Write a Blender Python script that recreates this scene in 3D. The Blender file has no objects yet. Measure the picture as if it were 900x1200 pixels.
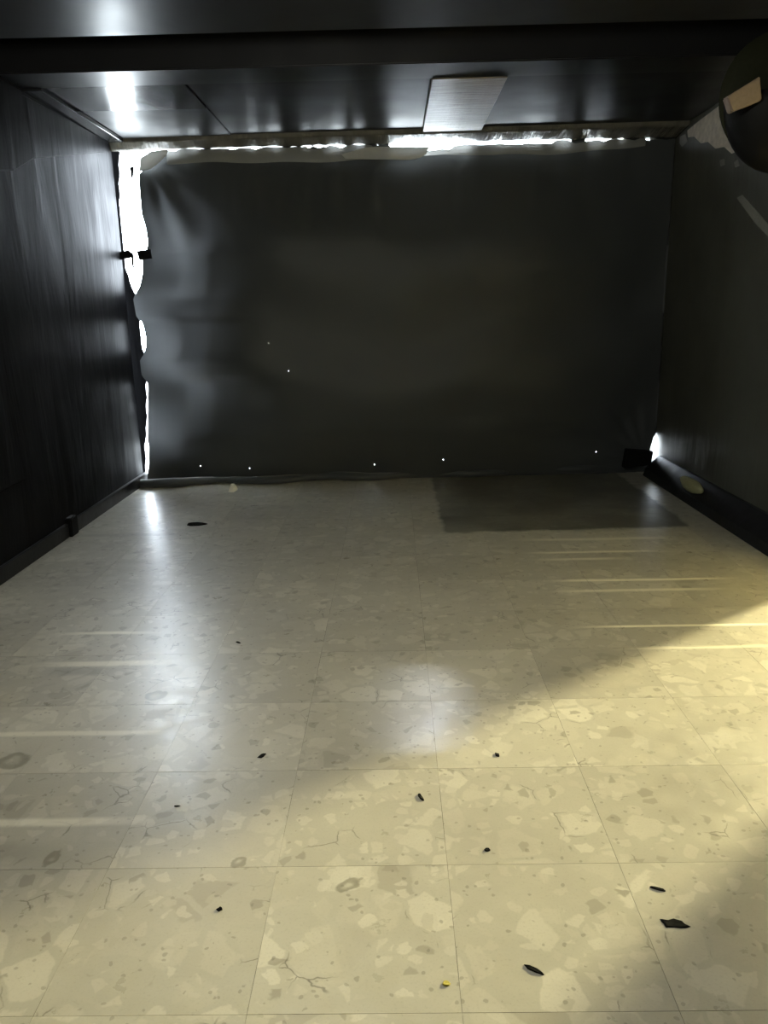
import bpy, bmesh, math, random
from mathutils import Vector, Matrix, noise

random.seed(7)
scene = bpy.context.scene
COL = scene.collection

# ------------------------------------------------------------------ camera
F_PX, EYE = 918.0, 1.26
VP = (459.0, 365.0)                      # where the room's depth lines meet
ROLL = math.radians(1.0)
_d = Vector((VP[0] - 450, -(VP[1] - 600), -F_PX)).normalized()
_u = Vector((-math.sin(ROLL), math.cos(ROLL), 0))
_u = (_u - _d * _u.dot(_d)).normalized()
_x = _d.cross(_u)
R = Matrix((_x, _d, _u))                 # camera vector -> world vector
cam_data = bpy.data.cameras.new('camera')
cam_data.sensor_fit = 'VERTICAL'
cam_data.sensor_height = 36.0
cam_data.lens = F_PX / 1200.0 * 36.0
cam_data.clip_start = 0.05
cam = bpy.data.objects.new('camera', cam_data)
COL.objects.link(cam)
cam.matrix_world = Matrix.Translation((0, 0, EYE)) @ R.to_4x4()
scene.camera = cam


def ray(px, py):
    return R @ Vector((px - 450, -(py - 600), -F_PX))


def on_z(px, py, z=0.0):
    r = ray(px, py)
    return Vector((0, 0, EYE)) + r * ((z - EYE) / r.z)


def on_x(px, py, X):
    r = ray(px, py)
    return Vector((0, 0, EYE)) + r * (X / r.x)


def on_y(px, py, Y):
    r = ray(px, py)
    return Vector((0, 0, EYE)) + r * (Y / r.y)


YB, KB = 6.04, 0.031                     # back plane  y = YB + KB * x


def yb(x):
    return YB + KB * x


def on_b(px, py, off=0.0):
    r = ray(px, py)
    return Vector((0, 0, EYE)) + r * ((YB + off) / (r.y - KB * r.x))


# ------------------------------------------------------------------ light and exposure
SKY = 34.0
world = bpy.data.worlds.new('overcast_sky')
scene.world = world
world.use_nodes = True
bg = world.node_tree.nodes['Background']
bg.inputs[0].default_value = (0.80, 0.90, 1.0, 1)
bg.inputs[1].default_value = SKY
scene.view_settings.view_transform = 'Standard'
scene.view_settings.look = 'None'
scene.view_settings.gamma = 1.0
scene.view_settings.exposure = 0.46
scene.view_settings.use_curve_mapping = False


def portal(name, c, sx, sz):
    L = bpy.data.lights.new(name, 'AREA')
    L.shape = 'RECTANGLE'
    L.size, L.size_y = sx, sz
    L.cycles.is_portal = True
    o = bpy.data.objects.new(name, L)
    COL.objects.link(o)
    o.location = c
    o.rotation_euler = (math.radians(-90), 0, 0)      # faces into the room (-y)
    return o


portal('daylight_portal', (-1.74, 6.16, 1.25), 0.5, 2.6)
portal('daylight_portal', (0.2, 6.2, 2.45), 3.9, 0.5)
portal('daylight_portal', (1.95, 6.2, 0.15), 0.4, 0.4)

sun_data = bpy.data.lights.new('added_sun', 'SUN')  # sun added to make the glare in the middle of the floor
sun_data.energy = 5.0
sun_data.angle = math.radians(4.4)
sun_data.color = (.92, .96, 1.0)
sun = bpy.data.objects.new('added_sun', sun_data)
COL.objects.link(sun)
sun.rotation_euler = Vector((-.082, -1.0, -.655)).to_track_quat('-Z', 'Y').to_euler()

# ------------------------------------------------------------------ helpers


def tag(o, label=None, cat=None, group=None, kind=None):
    if label: o['label'] = label
    if cat: o['category'] = cat
    if group: o['group'] = group
    if kind: o['kind'] = kind
    return o


def link(name, me, mat, parent=None, smooth=False):
    o = bpy.data.objects.new(name, me)
    COL.objects.link(o)
    if mat is not None:
        if not me.materials: me.materials.append(mat)
    if parent is not None: o.parent = parent
    if smooth:
        for p in me.polygons: p.use_smooth = True
    return o


def from_bm(name, bm, mat, parent=None, smooth=False):
    me = bpy.data.meshes.new(name)
    bmesh.ops.recalc_face_normals(bm, faces=bm.faces[:])
    bm.to_mesh(me); bm.free()
    return link(name, me, mat, parent, smooth)


def add_box(bm, lo, hi, bevel=0.0):
    x0, y0, z0 = lo; x1, y1, z1 = hi
    v = [bm.verts.new(p) for p in ((x0,y0,z0),(x1,y0,z0),(x1,y1,z0),(x0,y1,z0),(x0,y0,z1),(x1,y0,z1),(x1,y1,z1),(x0,y1,z1))]
    fs = [bm.faces.new([v[i] for i in q]) for q in ((0,3,2,1),(4,5,6,7),(0,1,5,4),(1,2,6,5),(2,3,7,6),(3,0,4,7))]
    if bevel:
        es = {e for f in fs for e in f.edges}
        bmesh.ops.bevel(bm, geom=list(es), offset=bevel, segments=2, affect='EDGES')
    return v


def boxobj(name, lo, hi, mat, parent=None, bevel=0.0):
    bm = bmesh.new(); add_box(bm, lo, hi, bevel)
    return from_bm(name, bm, mat, parent)


def prism(bm, pts, ext):
    """closed outline of 3-D points pushed along ext"""
    a = [bm.verts.new(p) for p in pts]
    b = [bm.verts.new(Vector(p) + Vector(ext)) for p in pts]
    bm.faces.new(a); bm.faces.new(b[::-1])
    n = len(a)
    for i in range(n):
        bm.faces.new((a[i], b[i], b[(i+1) % n], a[(i+1) % n]))


def lathe(bm, prof, seg=40, mtx=None):
    """profile (r, h) turned around z"""
    rings = []
    for r, h in prof:
        ring = []
        for k in range(seg):
            a = 2*math.pi*k/seg
            p = Vector((r*math.cos(a), r*math.sin(a), h))
            ring.append(bm.verts.new(mtx @ p if mtx else p))
        rings.append(ring)
    for a, b in zip(rings, rings[1:]):
        for k in range(seg):
            bm.faces.new((a[k], a[(k+1) % seg], b[(k+1) % seg], b[k]))
    bm.faces.new(rings[0][::-1]); bm.faces.new(rings[-1])


def lerp_table(tab, t):
    if t <= tab[0][0]: return tab[0][1]
    for (a, va), (b, vb) in zip(tab, tab[1:]):
        if t <= b:
            return va + (vb - va) * (t - a) / max(b - a, 1e-9)
    return tab[-1][1]


# ------------------------------------------------------------------ materials
class NT:
    def __init__(s, name):
        s.m = bpy.data.materials.new(name); s.m.use_nodes = True
        s.t = s.m.node_tree; s.n = s.t.nodes; s.l = s.t.links
        s.b = s.n['Principled BSDF']; s.out = s.n['Material Output']

    def add(s, typ, **kw):
        nd = s.n.new(typ)
        for k, v in kw.items(): setattr(nd, k, v)
        return nd

    def put(s, sock, v):
        if hasattr(v, 'is_output'): s.l.new(v, sock)
        elif isinstance(v, (tuple, list)) and len(v) == 3 and sock.type == 'RGBA': sock.default_value = (*v, 1)
        else: sock.default_value = v

    def math(s, op, a, b=None, c=None, clamp=False):
        nd = s.add('ShaderNodeMath', operation=op, use_clamp=clamp)
        for i, v in enumerate((a, b, c)):
            if v is not None: s.put(nd.inputs[i], v)
        return nd.outputs[0]

    def vmath(s, op, a, b=None):
        nd = s.add('ShaderNodeVectorMath', operation=op)
        s.put(nd.inputs[0], a)
        if b is not None: s.put(nd.inputs[1], b)
        return nd.outputs[0]

    def mix(s, f, a, b, mode='MIX'):
        nd = s.add('ShaderNodeMix', data_type='RGBA', blend_type=mode)
        s.put(nd.inputs[0], f); s.put(nd.inputs[6], a); s.put(nd.inputs[7], b)
        return nd.outputs[2]

    def noise(s, vec, scale, detail=3, rough=.5, out=0, dist=0.0):
        nd = s.add('ShaderNodeTexNoise')
        if vec is not None: s.put(nd.inputs['Vector'], vec)
        nd.inputs['Scale'].default_value = scale; nd.inputs['Detail'].default_value = detail
        nd.inputs['Roughness'].default_value = rough; nd.inputs['Distortion'].default_value = dist
        return nd.outputs[out]

    def voro(s, vec, scale, out='Color', feature='F1', rnd=1.0):
        nd = s.add('ShaderNodeTexVoronoi', feature=feature)
        s.put(nd.inputs['Vector'], vec); nd.inputs['Scale'].default_value = scale
        nd.inputs['Randomness'].default_value = rnd
        return nd.outputs[out]

    def ramp(s, v, stops, interp='LINEAR'):
        nd = s.add('ShaderNodeValToRGB'); s.put(nd.inputs[0], v)
        cr = nd.color_ramp; cr.interpolation = interp
        while len(cr.elements) < len(stops): cr.elements.new(.5)
        for e, (p, c) in zip(cr.elements, stops):
            e.position = p; e.color = (*c, 1) if len(c) == 3 else c
        return nd.outputs[0]

    def smooth(s, v, a, b, lo=0.0, hi=1.0):
        nd = s.add('ShaderNodeMapRange', interpolation_type='SMOOTHSTEP')
        for i, k in enumerate((v, a, b, lo, hi)): s.put(nd.inputs[i], k)
        return nd.outputs[0]

    def pos(s):
        return s.add('ShaderNodeNewGeometry').outputs['Position']

    def sep(s, v):
        nd = s.add('ShaderNodeSeparateXYZ'); s.put(nd.inputs[0], v); return nd.outputs

    def mapping(s, v, scale, rot=(0, 0, 0)):
        nd = s.add('ShaderNodeMapping'); s.put(nd.inputs['Vector'], v)
        nd.inputs['Scale'].default_value = scale; nd.inputs['Rotation'].default_value = rot
        return nd.outputs[0]

    def bump(s, h, strength, dist=.01):
        nd = s.add('ShaderNodeBump'); s.put(nd.inputs['Height'], h)
        nd.inputs['Strength'].default_value = strength; nd.inputs['Distance'].default_value = dist
        s.l.new(nd.outputs[0], s.b.inputs['Normal']); return nd.outputs[0]

    def set(s, **kw):
        for k, v in kw.items(): s.put(s.b.inputs[k.replace('_', ' ')], v)
        return s


def sheet_mat(name, col, rough, bscale, bstr, stretch=(1, 1, .25), dist=.02, spec=.5, ior=1.5):
    """glossy black paint / sheeting with soft vertical ripples"""
    n = NT(name); p = n.mapping(n.pos(), stretch)
    h = n.noise(p, bscale, 4, .55, dist=.4)
    v = n.noise(n.pos(), 2.3, 5, .6)
    n.set(Base_Color=n.mix(v, tuple(c*.7 for c in col), tuple(c*1.35 for c in col)),
          Roughness=n.smooth(n.noise(n.pos(), 3, 2), .25, .75, rough*.9, rough*1.12))
    n.set(Specular_IOR_Level=spec, IOR=ior)
    n.bump(h, bstr, dist)
    return n.m


M = {}
M['wall_l'] = sheet_mat('black_gloss_sheet', (.009, .009, .010), .46, 4, .38, (1, 1, .22), spec=.02)
M['wall_r'] = sheet_mat('black_satin_paint', (.066, .066, .050), .45, 5, .35, spec=.4)
M['ceil'] = sheet_mat('black_gloss_ceiling', (.014, .014, .015), .2, 2.0, .10, (1, 1, 1), spec=.45)
M['ceil_near'] = sheet_mat('black_satin_ceiling', (.013, .013, .014), .33, 2.0, .10, (1, 1, 1), spec=.3)
M['ceil_matt'] = sheet_mat('dark_ceiling_board', (.017, .018, .020), .42, 2.0, .12, (1, 1, 1), spec=.22)
M['beam'] = sheet_mat('black_beam_paint', (.011, .011, .012), .34, 1.5, .05, (1, 1, 1), spec=.3)
M['skirt'] = sheet_mat('black_skirting', (.009, .009, .009), .35, 6, .2, (1, 1, 1), spec=.25)
M['grey_jamb'] = sheet_mat('grey_jamb_paint', (.20, .20, .18), .5, 9, .3)
M['hall'] = sheet_mat('cream_hall_plaster', (.45, .43, .34), .8, 4, .2, (1, 1, 1))
M['ground'] = sheet_mat('pale_pavement', (.42, .42, .40), .8, 9, .3, (1, 1, 1))


def mat_header():
    n = NT('crinkled_grey_foil'); p = n.mapping(n.pos(), (1, .12, .12))
    h = n.noise(p, 34, 4, .6)
    n.set(Base_Color=n.mix(n.noise(p, 12, 3), (.05, .047, .04), (.22, .205, .17)), Roughness=.18, Metallic=.0, Specular_IOR_Level=.8)
    n.bump(h, .55, .02)
    return n.m


def mat_plank():
    n = NT('shiny_taupe_board'); p = n.mapping(n.pos(), (.15, 1, 1))
    h = n.noise(p, 38, 4, .6)
    q = n.mapping(n.pos(), (1, .1, 1))
    n.set(Base_Color=n.mix(n.noise(p, 22, 4), (.10, .08, .06), (.24, .20, .155)), Roughness=.34, Metallic=.0, Specular_IOR_Level=.10)
    h2 = n.math('ADD', h, n.math('MULTIPLY', n.noise(q, 14, 3), .8))
    n.bump(h2, .35, .012)
    return n.m


def mat_cloth():
    n = NT('black_blackout_cloth')
    g = n.noise(n.pos(), 900, 2, .6)
    v = n.noise(n.pos(), 1.4, 4, .6)
    n.set(Base_Color=n.mix(v, (.032, .036, .038), (.046, .051, .053)), Roughness=.62)
    n.set(Sheen_Weight=.25, Sheen_Roughness=.5)
    n.bump(g, .25, .001)
    return n.m


def mat_translucent(name, col, f):
    n = NT(name)
    tr = n.add('ShaderNodeBsdfTranslucent'); tr.inputs[0].default_value = (*col, 1)
    mx = n.add('ShaderNodeMixShader'); mx.inputs[0].default_value = f
    n.set(Base_Color=col, Roughness=.5)
    n.bump(n.noise(n.pos(), 40, 4), .3, .01)
    n.l.new(n.b.outputs[0], mx.inputs[1]); n.l.new(tr.outputs[0], mx.inputs[2])
    n.l.new(mx.outputs[0], n.out.inputs[0])
    return n.m


def plain(name, col, rough=.6, var=.25, scale=60, metallic=0.0, spec=.5):
    n = NT(name)
    v = n.noise(n.pos(), scale, 4, .6)
    n.set(Base_Color=n.mix(v, tuple(c*(1-var) for c in col), tuple(min(1, c*(1+var)) for c in col)), Roughness=rough, Metallic=metallic, Specular_IOR_Level=spec)
    n.bump(v, .2, .004)
    return n.m


M['header'] = mat_header(); M['plank'] = mat_plank(); M['cloth'] = mat_cloth()
M['hem'] = mat_translucent('grey_hem_tape', (.24, .24, .225), .2)
M['flap'] = mat_translucent('pale_torn_hem', (.45, .45, .43), .2)
M['black'] = plain('black_plastic', (.006, .006, .006), .6, spec=.1)
M['olive'] = plain('dark_olive_metal', (.016, .017, .009), .7, spec=.1)
M['brown'] = plain('brown_metal_band', (.20, .155, .125), .5, metallic=.2)
M['scrap'] = plain('dark_scrap', (.010, .010, .009), .9, spec=.05)
M['paper'] = plain('white_paper', (.75, .73, .66), .8, .08)
M['pale'] = plain('pale_yellow_lump', (.34, .33, .17), .8)
M['yellow'] = plain('yellow_crumb', (.45, .38, .06), .7)
def mat_grout():
    n = NT('dirty_grout')
    v = n.noise(n.pos(), 4.5, 4, .6)
    n.set(Base_Color=n.mix(n.smooth(v, .42, .62), (.36, .335, .26), (.05, .045, .035)), Roughness=.9)
    return n.m


M['grout'] = mat_grout()


def smask(n, xs, x0, x1, soft):
    a = n.smooth(xs, x0 - soft, x0 + soft); b = n.smooth(xs, x1 + soft, x1 - soft)
    return n.math('MULTIPLY', a, b)


def mat_tile():
    n = NT('marble_chip_tile')
    pos = n.pos(); s = n.sep(pos)
    rnd = n.add('ShaderNodeObjectInfo').outputs['Random']
    off = n.add('ShaderNodeCombineXYZ')
    n.put(off.inputs[0], n.math('MULTIPLY', rnd, 37.0)); n.put(off.inputs[1], n.math('MULTIPLY', rnd, 91.0))
    p = n.vmath('ADD', pos, off.outputs[0])
    wob = n.vmath('SCALE', n.vmath('SUBTRACT', n.noise(p, 26, 3, .5, out=1), (.5, .5, .5)))
    wob.node.inputs['Scale'].default_value = .022
    q = n.vmath('ADD', p, wob)
    # ground mass, then chips of three sizes
    base = n.mix(n.noise(p, 9, 5, .6), (.405, .382, .312), (.46, .435, .357))
    c1 = n.sep(n.voro(q, 10.5))
    big = n.ramp(c1[0], [(0, (.45, .422, .345)), (.5, (.50, .47, .387)), (.8, (.58, .548, .455)), (.92, (.61, .575, .48)), (.93, (.31, .285, .225)), (1, (.35, .32, .26))])
    e1 = n.voro(q, 10.5, 'Distance', 'DISTANCE_TO_EDGE')
    sel = n.math('GREATER_THAN', c1[1], .5)
    m1 = n.math('MULTIPLY', n.smooth(e1, .05, .11), sel)
    col = n.mix(n.math('MULTIPLY', m1, .68), base, big)
    c2 = n.sep(n.voro(q, 27)); e2 = n.voro(q, 27, 'Distance', 'DISTANCE_TO_EDGE')
    m2 = n.math('MULTIPLY', n.smooth(e2, .08, .17), n.math('GREATER_THAN', c2[1], .55))
    col = n.mix(n.math('MULTIPLY', m2, .75), col, n.ramp(c2[0], [(0, (.42, .393, .318)), (.7, (.54, .51, .425)), (.87, (.57, .54, .45)), (.88, (.26, .238, .185)), (1, (.31, .285, .225))]))
    c3 = n.sep(n.voro(q, 75)); e3 = n.voro(q, 75, 'Distance')
    m3 = n.math('MULTIPLY', n.smooth(e3, .42, .3), n.math('GREATER_THAN', c3[1], .93))
    col = n.mix(n.math('MULTIPLY', m3, .4), col, (.12, .105, .075))
    # thin dark cracks along some chip edges
    ed = n.math('MULTIPLY', n.smooth(e1, .022, .004), n.smooth(n.noise(p, 7, 3), .56, .66))
    col = n.mix(n.math('MULTIPLY', ed, .75), col, (.13, .115, .085))
    col = n.mix(n.smooth(n.noise(p, 160, 4, .7), .5, .75, 0, .35), col, (.28, .255, .20))
    # soft grime and per tile tone
    gr = n.noise(pos, 1.7, 5, .62)
    col = n.mix(n.smooth(gr, .40, .75, 0, .38), col, (.27, .245, .20))
    tone = n.math('MULTIPLY_ADD', rnd, .16, .92)
    tv = n.add('ShaderNodeCombineXYZ')
    for i in range(3): n.put(tv.inputs[i], tone)
    col = n.mix(1.0, col, tv.outputs[0], 'MULTIPLY')
    # darker rectangle in the tile colour by the cloth
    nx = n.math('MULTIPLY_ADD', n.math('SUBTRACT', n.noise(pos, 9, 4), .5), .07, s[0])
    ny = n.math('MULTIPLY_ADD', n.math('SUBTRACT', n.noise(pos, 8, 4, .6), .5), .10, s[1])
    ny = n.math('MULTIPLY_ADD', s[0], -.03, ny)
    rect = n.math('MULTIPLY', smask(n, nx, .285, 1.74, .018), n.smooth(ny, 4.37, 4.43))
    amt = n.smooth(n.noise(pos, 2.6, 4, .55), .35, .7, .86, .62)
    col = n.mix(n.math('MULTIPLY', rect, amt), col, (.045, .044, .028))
    # light streaks and darker bands painted into the tile colour, parallel to the cloth
    for x0, x1, yy, w, k in PAINTED_STREAKS:
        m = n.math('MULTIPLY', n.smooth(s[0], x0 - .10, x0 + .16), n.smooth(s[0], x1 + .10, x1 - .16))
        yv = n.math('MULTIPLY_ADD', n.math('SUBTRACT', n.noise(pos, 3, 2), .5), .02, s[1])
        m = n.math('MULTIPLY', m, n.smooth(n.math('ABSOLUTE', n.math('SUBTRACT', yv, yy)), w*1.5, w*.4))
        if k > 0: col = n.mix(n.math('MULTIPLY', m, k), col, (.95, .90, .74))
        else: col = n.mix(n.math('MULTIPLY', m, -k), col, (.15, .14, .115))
    # round stains
    for x, y, r in STAINS:
        dx = n.math('SUBTRACT', nx, x); dy = n.math('SUBTRACT', ny, y + .03*0)
        d = n.math('SQRT', n.math('ADD', n.math('MULTIPLY', dx, dx), n.math('MULTIPLY', dy, dy)))
        ring = n.math('MULTIPLY', n.smooth(d, r, r*.75), n.smooth(d, r*.1, r*.6, .3, 1))
        col = n.mix(n.math('MULTIPLY', ring, .6), col, (.13, .115, .07))
    n.set(Base_Color=col, Roughness=n.smooth(n.noise(pos, 14, 5, .65), .3, .7, .21, .36))
    n.set(Specular_IOR_Level=.6, Coat_Weight=.4, Coat_Roughness=.3)
    n.put(n.b.inputs['Roughness'], n.math('MAXIMUM', n.smooth(n.noise(pos, 14, 5, .65), .3, .7, .27, .42), n.math('MULTIPLY', rect, .5)))
    n.bump(n.math('ADD', n.noise(pos, 5, 3, .5), n.math('MULTIPLY', n.noise(p, 90, 3), .06)), .18, .012)
    return n.m


def painted_streak(px0, px1, py, w, k):
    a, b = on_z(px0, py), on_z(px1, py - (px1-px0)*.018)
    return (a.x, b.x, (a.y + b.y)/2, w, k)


PAINTED_STREAKS = [painted_streak(612, 780, 633, .022, .45), painted_streak(625, 765, 648, .016, .7), painted_streak(632, 730, 656, .018, .55),
           painted_streak(650, 850, 681, .014, .8), painted_streak(655, 840, 693, .016, .6), painted_streak(690, 930, 735, .011, 1.0),
           painted_streak(740, 940, 760, .013, .5), painted_streak(70, 175, 743, .014, .55), painted_streak(45, 200, 779, .022, .5),
           painted_streak(55, 140, 788, .03, -.5), painted_streak(-60, 190, 862, .014, .4), painted_streak(-90, 160, 966, .016, .4),
           painted_streak(85, 210, 628, .03, -.3), painted_streak(-90, 60, 1000, .035, -.35)]
_s = [(412, 1036, .03), (65, 1005, .022), (278, 1011, .022), (12, 893, .05), (182, 815, .04)]
STAINS = []
for a, b, r in _s:
    q = on_z(a, b); STAINS.append((q.x, q.y - .03*q.x, r))
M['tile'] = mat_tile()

# ------------------------------------------------------------------ the room shell
XL, XR = -1.955, 2.04
ZC, ZN = 2.45, 2.66
YF = 4.32                                # front of the ceiling beam
YREAR = -2.2
DOOR0, DOOR1, DOORH = 2.735, 3.64, 2.05

# floor: bedding slab + tiles
floor = tag(boxobj('floor', (XL-.3, YREAR-.2, -.12), (XR+.3, 6.3, -.0007), M['grout']), kind='structure')
GX, GY, T = .108, 1.176, .40
tile_meshes = {}


def tile_mesh(w, d):
    k = (round(w, 3), round(d, 3))
    if k not in tile_meshes:
        bm = bmesh.new()
        add_box(bm, (-w/2, -d/2, -.0145), (w/2, d/2, 0))
        me = bpy.data.meshes.new('tile'); bm.to_mesh(me); bm.free()
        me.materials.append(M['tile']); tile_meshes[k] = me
    return tile_meshes[k]


gap = .0009
xs = [GX + T*k for k in range(-6, 6)]
ys = [GY + T*k for k in range(-9, 14)]
for i, x in enumerate(xs):
    x0, x1 = max(x, XL), min(x + T, XR)
    if x1 - x0 < .02: continue
    for y in ys:
        y0, y1 = max(y, YREAR), min(y + T, 6.27)
        if y1 - y0 < .02: continue
        o = link('tile', tile_mesh(x1 - x0 - gap, y1 - y0 - gap), None, floor)
        o.location = ((x0+x1)/2, (y0+y1)/2, random.uniform(-.0002, .0002))
        o.rotation_euler = (random.uniform(-.0006, .0006), random.uniform(-.0006, .0006), 0)

# left wall, and the right wall with the doorway (just outside the view) that lets the hall light in
wall_left = tag(boxobj('wall_left', (XL-.12, YREAR-.1, -.1), (XL, 5.96, 2.9), M['wall_l']), kind='structure')
bm = bmesh.new()
add_box(bm, (XR, YREAR-.1, -.1), (XR+.12, DOOR0, 2.9))
add_box(bm, (XR, DOOR1, -.1), (XR+.12, 6.28, 2.9))
add_box(bm, (XR, DOOR0, DOORH), (XR+.12, DOOR1, 2.9))
wall_right = tag(from_bm('wall_right', bm, M['wall_r']), kind='structure')
tag(boxobj('wall_rear', (XL-.1, YREAR-.12, -.1), (XR+.1, YREAR, 2.9), M['wall_r']), kind='structure')

# ceiling: higher near part, the beam, lower far part of boards
ceiling = tag(boxobj('ceiling', (XL-.1, YREAR-.1, ZN), (XR+.1, 6.15, 2.85), M['ceil']), kind='structure')
beam = tag(boxobj('trim_1', (XL, YF, ZC), (XR, YF+.27, ZN+.02), M['beam'], bevel=.006), kind='structure')
boxobj('ceiling_board', (XL, YREAR, ZC), (XR, on_z(300, 38, ZC).y, ZN+.02), M['ceil_near'], ceiling, .006)
bx = [on_z(62, 112, ZC).x, on_z(222, 107, ZC).x, on_z(503, 110, ZC).x, on_z(588, 105, ZC).x]
YA = on_z(150, 131, ZC).y                # far end of the glossy board over the left corner
YE0, YE1 = on_z(200, 163, ZC), on_z(720, 147, ZC)


def ye(x):                               # far end of the ceiling boards
    return YE0.y + (YE1.y - YE0.y)*(x - YE0.x)/(YE1.x - YE0.x)


for x0, x1, ya, yc, lv, mk in ((XL, bx[0], None, None, -.012, 'ceil'), (bx[0], bx[1], None, YA, .006, 'ceil'), (bx[0], bx[1], YA, None, .014, 'ceil_matt'),
                               (bx[1], bx[2], None, None, .018, 'ceil_matt'), (bx[2], bx[3], None, None, -.004, 'plank'), (bx[3], XR, None, None, .016, 'ceil_matt')):
    x0 += .002; x1 -= .002
    bm = bmesh.new()
    y0 = YF + .27 if ya is None else ya + .002
    pts = [(x0, y0, ZC+lv), (x1, y0, ZC+lv), (x1, (yc or ye(x1)), ZC+lv), (x0, (yc or ye(x0)), ZC+lv)]
    prism(bm, pts, (0, 0, .1))
    bmesh.ops.bevel(bm, geom=bm.edges[:], offset=.003, segments=1, affect='EDGES')
    from_bm('ceiling_board', bm, M[mk], ceiling)

# header over the opening: crinkled strip whose underside catches the daylight
def slit(px): return 175 - .0218*(px - 250)


_h0, _h1 = on_b(250, slit(250), -.03), on_b(755, slit(755), -.03)
def zs(x): return _h0.z + (_h1.z - _h0.z)*(x - _h0.x)/(_h1.x - _h0.x)


bm = bmesh.new()
N = 240
rows = []
for k in range(N+1):
    x = XL + (XR-XL)*k/N
    r = []
    for j, t in enumerate((0, .2, .4, .6, .8, 1.0)):
        y = ye(x) + (yb(x) - .03 - ye(x))*t
        z = ZC - .004 + (zs(x) + .004 - ZC)*t + .006*noise.noise(Vector((x*15, t*.8, 3)))*min(1, j*.6)
        r.append(bm.verts.new((x, y, z)))
    r.append(bm.verts.new((x, yb(x)-.03, 2.75))); r.append(bm.verts.new((x, ye(x), 2.75)))
    rows.append(r)
for a, b in zip(rows, rows[1:]):
    for j in range(8):
        bm.faces.new((a[j], a[(j+1) % 8], b[(j+1) % 8], b[j]))
bm.faces.new(rows[0]); bm.faces.new(rows[-1][::-1])
tag(from_bm('trim_2', bm, M['header'], smooth=True), kind='structure')

# back wall: solid parts around the opening (right pier, sill under the cloth)
wall_back = tag(boxobj('wall_back', (XL-.1, 6.03, 2.64), (XR+.1, 6.2, 2.9), M['wall_r']), kind='structure')
tag(boxobj('trim_3', (1.86, 6.085, .30), (XR+.05, 6.26, 2.5), M['wall_r']), kind='structure')
tag(boxobj('trim_4', (XL-.02, 6.12, -.1), (1.86, 6.2, .045), M['wall_r']), kind='structure')

# skirtings
zb = .085
bm = bmesh.new(); yj = on_z(84, 627).y
add_box(bm, (XL, YREAR, 0), (XL+.022, yj-.05, zb), .004)
from_l = tag(from_bm('baseboard_left', bm, M['skirt']), kind='structure')
boxobj('skirting_length', (XL, yj+.05, 0), (XL+.022, 6.0, zb*1.02), M['skirt'], from_l, .004)
boxobj('joint_block', (XL, yj-.05, 0), (XL+.04, yj+.05, zb*1.35), M['black'], from_l, .006)
bm = bmesh.new()
for y0, y1 in ((YREAR, DOOR0), (DOOR1, 5.93)):
    prism(bm, [(1.91, y0, 0), (XR, y0, 0), (XR, y0, .15), (XR-.02, y0, .15), (1.925, y0, .055)], (0, y1-y0, 0))
tag(from_bm('baseboard_right', bm, M['skirt']), kind='structure')

# wall lining: raised sheet edges in the upper left corner
def wall_l_pt(px, py): return on_x(px, py, XL)


def sheet_on_left(name, pts, th=.012):
    bm = bmesh.new(); prism(bm, [wall_l_pt(*p) for p in pts], (th, 0, 0))
    bmesh.ops.bevel(bm, geom=bm.edges[:], offset=.003, segments=1, affect='EDGES')
    return from_bm(name, bm, M['wall_l'], wall_left)


sheet_on_left('lining_sheet', [(-120, 30), (19, 107), (33, 186), (10, 200), (-130, 200)], .03)
sheet_on_left('lining_sheet', [(-130, 205), (8, 192), (14, 188), (26, 330), (34, 480), (30, 560), (-130, 640)], .012)
# flat strap along the top of the left wall
sheet_on_left('lining_strip', [(21, 109), (123, 165), (124, 178), (34, 186)], .01)

# lit zone and reflected streak painted pale on the right wall, and flecks
M['lit_wall'] = plain('painted_wall_light', (.55, .49, .40), .7, .5, 22)
M['palegrey'] = plain('pale_grey', (.20, .20, .17), .6)


def on_right(name, pts, mat, th=.004):
    bm = bmesh.new(); prism(bm, [on_x(x, y, XR) for x, y in pts], (-th, 0, 0))
    return from_bm(name, bm, mat, wall_right)


on_right('painted_lit_patch', [(806, 153), (822, 140), (838, 128), (851, 118), (858, 112), (880, 150), (884, 186), (874, 183), (866, 176), (858, 180), (849, 172), (839, 174), (830, 166), (822, 168), (814, 160), (807, 161)], M['lit_wall'])  # light reflected on the wall, put in as a paler patch
on_right('tape', [(864, 232), (871, 228), (884, 243), (905, 268), (905, 281), (886, 262)], M['palegrey'])  # slanting reflection on the wall, put in as a grey strip
on_right('pale_fleck', [(797, 160), (804, 157), (806, 166), (800, 172), (797, 168)], M['palegrey'])
on_right('pale_fleck', [(844, 188), (849, 186), (850, 193), (845, 195)], M['palegrey'])
on_right('pale_fleck', [(861, 190), (865, 187), (867, 194), (862, 196)], M['palegrey'])

# ------------------------------------------------------------------ black cloth over the opening
EDGE_L = [(160, 196), (180, 194), (190, 182), (198, 170), (203, 163), (215, 163), (250, 166), (268, 171), (285, 173.5), (292, 172), (296, 166),
          (304, 166), (306, 167), (320, 167), (335, 164), (344, 159), (350, 156), (372, 160), (378, 167), (395, 171), (405, 171.5),
          (416, 168), (422, 164), (440, 166), (446, 171), (450, 173.6), (500, 173.4), (516, 172.8), (522, 174.6), (545, 174.6), (555, 173), (575, 172)]
EDGE_J = [(150, 139), (290, 140), (305, 143), (343, 157), (357, 161), (377, 164), (395, 164), (415, 168.5), (425, 172), (447, 171), (500, 171.5), (520, 169.5), (552, 170.5), (575, 172)]
EDGE_R = [(160, 800), (300, 790), (480, 779), (500, 775), (512, 766), (522, 763), (530, 761), (545, 762), (575, 766)]


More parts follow.
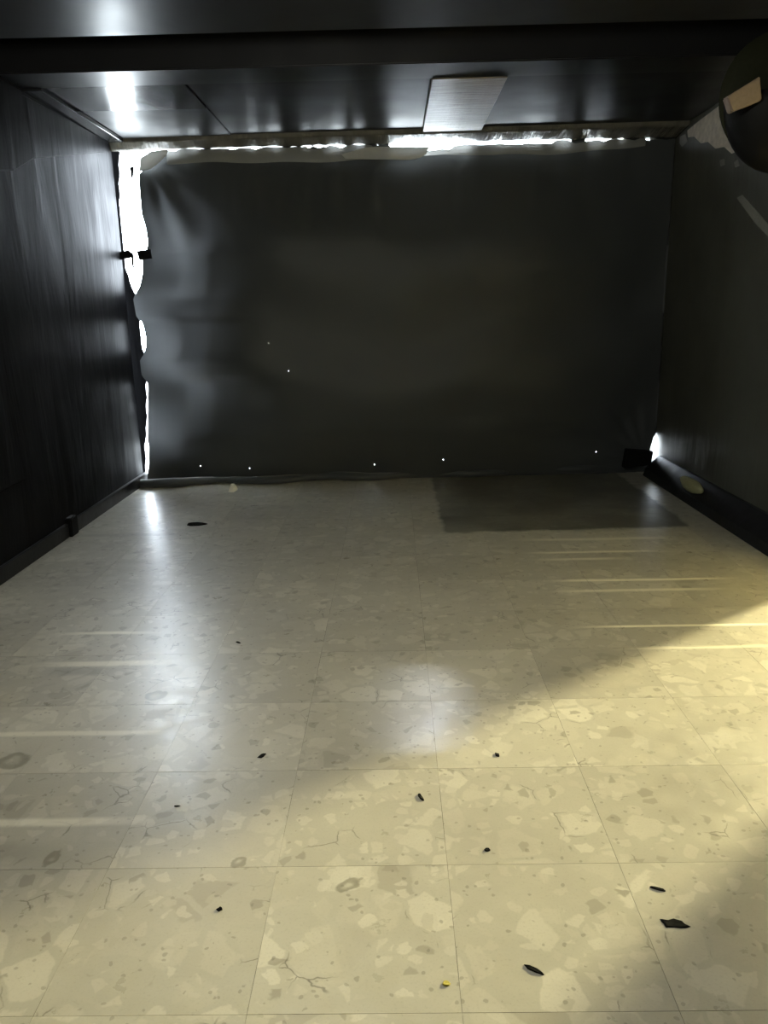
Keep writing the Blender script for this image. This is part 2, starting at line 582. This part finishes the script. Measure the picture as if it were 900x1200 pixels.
def fold(x, z):
    """drape relief: slack curves hanging between the upper corners, creases near the corners"""
    d = 0.0
    cx, cz = .25, 3.1
    r = math.hypot((x-cx)*.72, z-cz)
    d += .022*math.sin(r*8.5 + .6*noise.noise(Vector((x*.8, z*.8, 0)))*3) * max(0, min(1, (2.5-z)/1.0))
    d += .020*noise.noise(Vector((x*1.1+z*.7, z*1.3, 5)))
    d += .010*noise.noise(Vector((x*2.6-z*1.4, z*2.2, 9)))
    # vertical pinch lines below the top edge
    d += .010*math.sin(x*13 + 2*noise.noise(Vector((x*3, 0, 1))))*max(0, (z-1.9)/.55)**2
    # pulled creases towards the lower right corner
    a = math.atan2(z-.1, 1.95-x); q = math.hypot(z-.1, 1.95-x)
    d += .014*math.sin(a*17)*math.exp(-q*3.2)*min(1, q*8)
    # pulled creases from the upper left corner
    a = math.atan2(2.34-z, x+1.72); q = math.hypot(2.34-z, x+1.72)
    d += .012*math.sin(a*13)*math.exp(-q*2.6)*min(1, q*8)
    return d*1.5


NU, NV = 190, 120
top_tab = []
rr = random.Random(3)
for k in range(90):
    px = 190 + k*7
    g = {True: 0.0, False: 0.0}
    base = slit(px) + .5*math.sin(k*1.3)
    gapw = rr.choice([-1.5, -1.0, -.4, .2, .8, 1.6, 2.2, -.8])
    if 205 < px < 350: gapw = gapw*.75
    if 425 < px < 445 or px > 745: gapw = -1.5
    if 495 < px < 640: gapw = abs(gapw)*.9 + .5
    if 490 < px < 530: gapw += 5.0
    if 436 < px < 492: gapw = 9.0
    top_tab.append((px, base + gapw))
top_tab = [(140, 181), (188, 181)] + top_tab + [(790, 165)]
bm = bmesh.new()
grid = []
for j in range(NV+1):
    row = []
    t = j/NV
    for i in range(NU+1):
        u = i/NU
        pxg = 170 + 612*u
        ptop = lerp_table(top_tab, pxg)
        py = ptop + (573 - 18*u - ptop)*t
        xl, xr = lerp_table(EDGE_L, py), lerp_table(EDGE_R, py)
        px = xl + (xr - xl)*u
        k = min(1, t*3.5)*min(1, (1-t)*6); k = k*k*(3-2*k)
        e = min(1, u/(.19 + .13*t + .07*noise.noise(Vector((u*2, t*3.2, 4))))); e = e*e*(3-2*e); g = min(1, (1-u)/.4); g = g*g*(3-2*g)
        p = on_b(px, py, -.035 + k*(.055*(1-min(1, u*8)) - .27*e*g))
        w = min(1, u*14, (1-u)*14, max(.12, t*9))
        p.y += fold(p.x, p.z)*w*-1
        p.z = max(p.z, -.003)
        if t == 1: p.z = -.003
        p.x = min(p.x, XR - .0006)
        row.append(bm.verts.new(p))
    grid.append(row)
faces = {}
for j in range(NV):
    for i in range(NU):
        faces[i, j] = bm.faces.new((grid[j][i], grid[j+1][i], grid[j+1][i+1], grid[j][i+1]))
# pin holes in the cloth
cent = {k: f.calc_center_median() for k, f in faces.items()}
holes = [(320, 400), (345, 430), (236, 547), (296, 545), (438, 541), (519, 537), (697, 530)]
kill = []
for hx, hy in holes:
    c = on_b(hx, hy, -.035)
    k = min(cent, key=lambda q: (cent[q].x-c.x)**2 + (cent[q].z-c.z)**2)
    if k in faces:
        f = faces.pop(k)
        r = bmesh.ops.inset_individual(bm, faces=[f], thickness=.0090)
        cc = f.calc_center_median()
        for v in f.verts: v.co = cc + (v.co - cc).normalized()*(.0045 if hy > 500 else .0026)
        kill.append(f)
bmesh.ops.delete(bm, geom=kill, context='FACES_ONLY')
cloth = from_bm('blackout_cloth', bm, M['cloth'], smooth=True)
tag(cloth, 'large black cloth hung across the whole back opening above the floor', 'curtain')

# hem tape along the top of the cloth
bm = bmesh.new(); rows = []
for k in range(181):
    u = k/180
    px = 196 + 560*u
    pt = lerp_table(top_tab, px); pb = 192 - .031*(px-250) + 1.6*math.sin(px*.021) - 5*max(0, (px-640)/110) + .8*math.sin(px*.07)
    a = on_b(px, pt - .2, -.06); c = on_b(px, pb, -.075); b = (a+c)/2; b.y -= .012
    for v in (a, b, c): v.y += .006*noise.noise(Vector((v.x*7, v.z*20, 2)))
    rows.append([bm.verts.new(v) for v in (a, b, c)])
for a, b in zip(rows, rows[1:]):
    for j in range(2): bm.faces.new((a[j], a[j+1], b[j+1], b[j]))
hem = from_bm('top_hem', bm, M['hem'], cloth, True)
hem['label'] = 'grey taped hem along the top of the cloth'


def flap(pts, off, mat, name='hem_flap'):
    bm = bmesh.new()
    prism(bm, [on_b(x, y, off) for x, y in pts], (0, -.004, 0))
    o = from_bm(name, bm, mat, cloth); return o


flap([(428, 173), (440, 172), (503, 172.5), (500, 180), (493, 185), (480, 187.5), (440, 187), (405, 186), (400, 181)], -.10, M['flap'])
flap([(163, 201), (165, 185), (178, 177), (197, 175.5), (196, 181), (186, 191), (176, 198.5)], -.075, M['flap'])

# rolled lower edge of the cloth lying on the floor
bm = bmesh.new(); rings = []
for k in range(121):
    u = k/120
    px = 168 + (762-168)*u
    c = on_z(px, 568 - 19.5*u + 1.2*math.sin(u*31))
    rad = .030 + .010*noise.noise(Vector((u*9, 0, 0))) + (.008 if u > .75 else 0)
    ring = []
    for a in range(10):
        th = 2*math.pi*a/10
        wob = 1 + .22*noise.noise(Vector((u*30, math.cos(th), math.sin(th))))
        ring.append(bm.verts.new((c.x, c.y - .085 + rad*1.5*wob*math.cos(th), max(-.002, rad + rad*wob*math.sin(th)))))
    rings.append(ring)
for a, b in zip(rings, rings[1:]):
    for k in range(10): bm.faces.new((a[k], a[(k+1) % 10], b[(k+1) % 10], b[k]))
bm.faces.new(rings[0][::-1]); bm.faces.new(rings[-1])
from_bm('rolled_edge', bm, M['cloth'], cloth, True)
# folded slack at the two lower corners
bm = bmesh.new()
q = [on_z(172, 569), on_z(262, 567), on_z(250, 560), on_z(214, 555), on_z(178, 556)]
for v in q: v.z = .002
prism(bm, q, (0, 0, .022)); bmesh.ops.bevel(bm, geom=bm.edges[:], offset=.008, segments=2, affect='EDGES')
from_bm('folded_corner', bm, M['black'], cloth)
bm = bmesh.new()
a0 = on_b(735, 527, -.11); a1 = on_b(766, 529, -.11); a2 = on_b(763, 545, -.13); a3 = on_b(731, 549, -.13)
for v in (a2, a3): v.z = max(v.z, .004)
prism(bm, [a0, a1, a2, a3], (0, .07, 0)); bmesh.ops.bevel(bm, geom=bm.edges[:], offset=.006, segments=2, affect='EDGES')
from_bm('folded_corner', bm, M['black'], cloth)

# torn sheet edge on the jamb that leaves the ragged daylight gap
bm = bmesh.new()
outer, inner = [], []
for k in range(60):
    py = 150 + 424*k/59
    p = on_b(lerp_table(EDGE_J, py) + .8*math.sin(k*1.9), py, .02)
    p.x = max(p.x, XL + .004)
    inner.append(p); outer.append(Vector((XL-.03, p.y, p.z)))
va = [bm.verts.new(p) for p in inner]; vb = [bm.verts.new(p) for p in outer]
for i in range(59): bm.faces.new((va[i], va[i+1], vb[i+1], vb[i]))
r = bmesh.ops.extrude_face_region(bm, geom=bm.faces[:])
bmesh.ops.translate(bm, verts=[g for g in r['geom'] if isinstance(g, bmesh.types.BMVert)], vec=(0, .015, 0))
tag(from_bm('torn_jamb_sheet', bm, M['wall_l']), 'black sheet with ragged edge beside the bright daylight gap', 'sheet')

# strips of tape that bridge the gap
def bridge(pts, label):
    bm = bmesh.new(); prism(bm, [on_b(x, y, -.05) for x, y in pts], (0, .008, 0))
    return tag(from_bm('tape_strip', bm, M['black']), label, 'tape', 'tape across the daylight gap')


bridge([(136, 296), (150, 293), (156, 297), (157, 314), (155, 315), (154, 302), (140, 305)], 'short torn black tape with dangling end across the lower daylight gap')
bridge([(160, 294), (176, 292), (178, 303), (163, 305)], 'small black tape square holding the cloth edge beside the dangling tape')
bridge([(152, 196), (157, 195), (156, 206), (154, 210)], 'tiny hanging black tape end in the upper daylight gap')

# ------------------------------------------------------------------ outside: pavement beyond the cloth
tag(boxobj('ground_outside', (-14, 6.3, -.25), (14, 30, -.10), M['ground']), kind='structure')

# ------------------------------------------------------------------ hall behind the right wall, with its lamp
bm = bmesh.new()
HX0, HX1, HY0, HY1, HZ = XR+.125, 7.6, 1.0, 8.0, 3.0
add_box(bm, (HX0, HY0-.1, -.12), (HX1+.1, HY1+.1, 0))
add_box(bm, (HX0, HY0-.1, HZ), (HX1+.1, HY1+.1, HZ+.1))
add_box(bm, (HX1, HY0-.1, 0), (HX1+.1, HY1+.1, HZ))
add_box(bm, (HX0, HY0-.1, 0), (HX1, HY0, HZ))
add_box(bm, (HX0, HY1, 0), (HX1, HY1+.1, HZ))
add_box(bm, (HX0, HY0, 0), (HX0+.03, DOOR0, HZ))
add_box(bm, (HX0, DOOR1, 0), (HX0+.03, HY1, HZ))
add_box(bm, (HX0, DOOR0, DOORH), (HX0+.03, DOOR1, HZ))
tag(from_bm('wall_hall', bm, M['hall']), kind='structure')


def lamp_fixture(name, loc, label, power, radius, color, spot=None, aim=None):
    root = bpy.data.objects.new(name, None); COL.objects.link(root); root.location = loc
    tag(root, label, 'lamp')
    up = Vector((0, 0, 1))
    bm = bmesh.new(); lathe(bm, [(.02, .30), (.06, .30), (.08, .2), (radius*1.15+.03, .12), (radius*1.15+.03, .06), (radius*1.1+.02, .06), (.05, .16)], 28)
    from_bm('shade', bm, M['black'], root, True)
    L = bpy.data.lights.new(name + '_bulb', 'SPOT' if spot else 'POINT')
    L.energy = power; L.color = color; L.shadow_soft_size = radius
    if spot: L.spot_size = spot; L.spot_blend = .3
    o = bpy.data.objects.new('bulb_light', L); COL.objects.link(o); o.parent = root
    o.location = (0, 0, -.12)
    if aim is not None:
        d = Vector(aim) - (Vector(loc) + Vector((0, 0, -.12)))
        o.rotation_euler = d.to_track_quat('-Z', 'Y').to_euler()
    return root


lamp_fixture('hall_lamp', (6.58, 6.87, 2.70), 'lamp hanging in the hall beyond the doorway', 5600, .22, (1.0, .90, .50))
lamp_fixture('fill_lamp', (-.35, 1.9, 2.14), 'small fill lamp added out of view over the middle of the floor', 58, .12, (1.0, 1.0, .88))  # unseen lamp added for general fill light

# ------------------------------------------------------------------ round lamp housing high on the right wall
def drum():
    Y = 3.75
    c = on_y(917, 114, Y)
    root = bpy.data.objects.new('round_lamp_housing', None); COL.objects.link(root)
    root.location = (XR, Y, c.z)
    tag(root, 'black round lamp housing with brown band mounted high on the dark wall', 'lamp housing')
    rad = 66/F_PX*Y
    dx = c.x - XR
    m = Matrix.Translation((dx, .0, 0)) @ Matrix.Rotation(math.radians(90), 4, 'X')
    def part(name, prof, mat, mm=m):
        bm = bmesh.new(); lathe(bm, prof, 48, mm); return from_bm(name, bm, mat, root, True)
    part('dish', [(rad*.97, -.02), (rad, -.012), (rad, .0), (rad*.6, .012), (.03, .02)], M['olive'])
    # lower hood: rounded black bowl in front of the dish
    bm = bmesh.new()
    bmesh.ops.create_uvsphere(bm, u_segments=40, v_segments=24, radius=1)
    bmesh.ops.delete(bm, geom=[v for v in bm.verts if v.co.z > .02], context='VERTS')
    rim = [e for e in bm.edges if e.is_boundary]
    bmesh.ops.holes_fill(bm, edges=rim)
    for v in bm.verts:
        v.co = Vector((dx + v.co.x*rad*.95, -.03 + v.co.y*rad*.75, v.co.z*rad*1.12 - .01))
    from_bm('hood', bm, M['black'], root, True)
    # brown band across the middle, sloping like the wall line
    bm = bmesh.new()
    def bp(px, py): 
        p = on_y(px, py, Y - .2); return p - root.location
    prism(bm, [bp(852, 113), (bp(891, 89)), bp(893, 117), bp(858, 131)], (0, .05, 0))
    bmesh.ops.bevel(bm, geom=bm.edges[:], offset=.004, segments=2, affect='EDGES')
    from_bm('band', bm, M['brown'], root)
    bm = bmesh.new(); add_box(bm, (dx + rad*.3, -.03, -.05), (0, .03, .05), .006)
    from_bm('wall_bracket', bm, M['black'], root)


drum()

# ------------------------------------------------------------------ scraps on the floor
def scrap(name, px, py, w, d, h, rot, mat, label, cat, group=None, n=9, jag=.35, seed=0):
    r = random.Random(seed + int(px*3+py))
    c = on_z(px, py)
    bm = bmesh.new()
    lo = []; 
    for k in range(n):
        a = 2*math.pi*k/n
        q = 1 - jag*r.random()
        lo.append((w/2*math.cos(a)*q, d/2*math.sin(a)*q))
    bot = [bm.verts.new((x, y, 0)) for x, y in lo]
    top = [bm.verts.new((x*.8, y*.8, h*(.6+.8*r.random()))) for x, y in lo]
    ctr = bm.verts.new((0, 0, h*.8))
    bm.faces.new(bot[::-1])
    for k in range(n):
        bm.faces.new((bot[k], bot[(k+1) % n], top[(k+1) % n], top[k]))
        bm.faces.new((top[k], top[(k+1) % n], ctr))
    o = from_bm(name, bm, mat)
    o.location = (c.x, c.y, .0006); o.rotation_euler.z = math.radians(rot)
    return tag(o, label, cat, group)


scrap('black_scrap', 230, 615, .15, .07, .010, 12, M['scrap'], 'black sliver of torn sheet lying flat on the floor before the cloth', 'scrap', jag=.3)
scrap('black_flake', 790, 1083, .075, .034, .002, -14, M['scrap'], 'black crumpled flake on the floor inside the shadow edge', 'scrap', jag=.5, n=12)
scrap('black_sliver', 626, 1137, .060, .012, .003, -32, M['scrap'], 'thin black sliver on pale floor tile, pointed end', 'scrap', jag=.4)
scrap('black_sliver', 771, 1042, .040, .010, .002, -22, M['scrap'], 'thin curved black sliver on the floor above the crumpled flake', 'scrap', jag=.3)
scrap('black_crumb', 258, 1066, .019, .020, .003, 20, M['scrap'], 'star shaped black crumb on the pale floor', 'crumb', jag=.6)
scrap('black_crumb', 207, 945, .022, .010, .002, 5, M['scrap'], 'flat black crumb beside a floor joint', 'crumb', jag=.4)
scrap('black_crumb', 571, 996, .017, .014, .002, 5, M['scrap'], 'square black crumb near the cross of two floor joints', 'crumb', jag=.2)
scrap('black_crumb', 279, 753, .035, .018, .002, -35, M['scrap'], 'slanted black crumb beside the floor glare', 'crumb', jag=.4)
scrap('brown_flake', 307, 886, .022, .036, .002, -35, M['scrap'], 'dark folded flake at the edge of a floor stain', 'crumb', jag=.5)
scrap('brown_flake', 493, 934, .014, .046, .003, 25, M['scrap'], 'narrow dark flake beside the long floor joint', 'crumb', jag=.5)
scrap('brown_flake', 583, 885, .018, .026, .003, 10, M['scrap'], 'small dark chip on the open floor', 'crumb', jag=.5)
scrap('yellow_crumb', 523, 1153, .018, .016, .002, 0, M['yellow'], 'small yellow crumb on the pale floor', 'crumb', jag=.2)

# white folded paper scrap by the cloth
c = on_z(273, 577)
bm = bmesh.new()
prism(bm, [(-.035, 0, .004), (.002, -.012, .0), (.036, -.004, .02), (.014, .0, .062), (-.012, .004, .06)], (.0, .012, .003))
o = from_bm('paper_scrap', bm, M['paper']); o.location = (c.x, c.y, .001)
tag(o, 'small folded white paper scrap at the foot of the black cloth', 'paper')

# pale oval lump on the right skirting
c = on_x(815, 574, 1.985)
bm = bmesh.new()
bmesh.ops.create_uvsphere(bm, u_segments=24, v_segments=12, radius=1)
for v in bm.verts:
    k = 1 + .14*noise.noise(v.co*1.7 + Vector((3, 1, 2)))
    v.co = Vector((v.co.x*.035, v.co.y*.19, v.co.z*.045)) * k
o = from_bm('pale_lump', bm, M['pale'], smooth=True)
o.location = (1.955, c.y, .112)
tag(o, 'pale yellowish oval lump lying on the wide black skirting', 'lump')
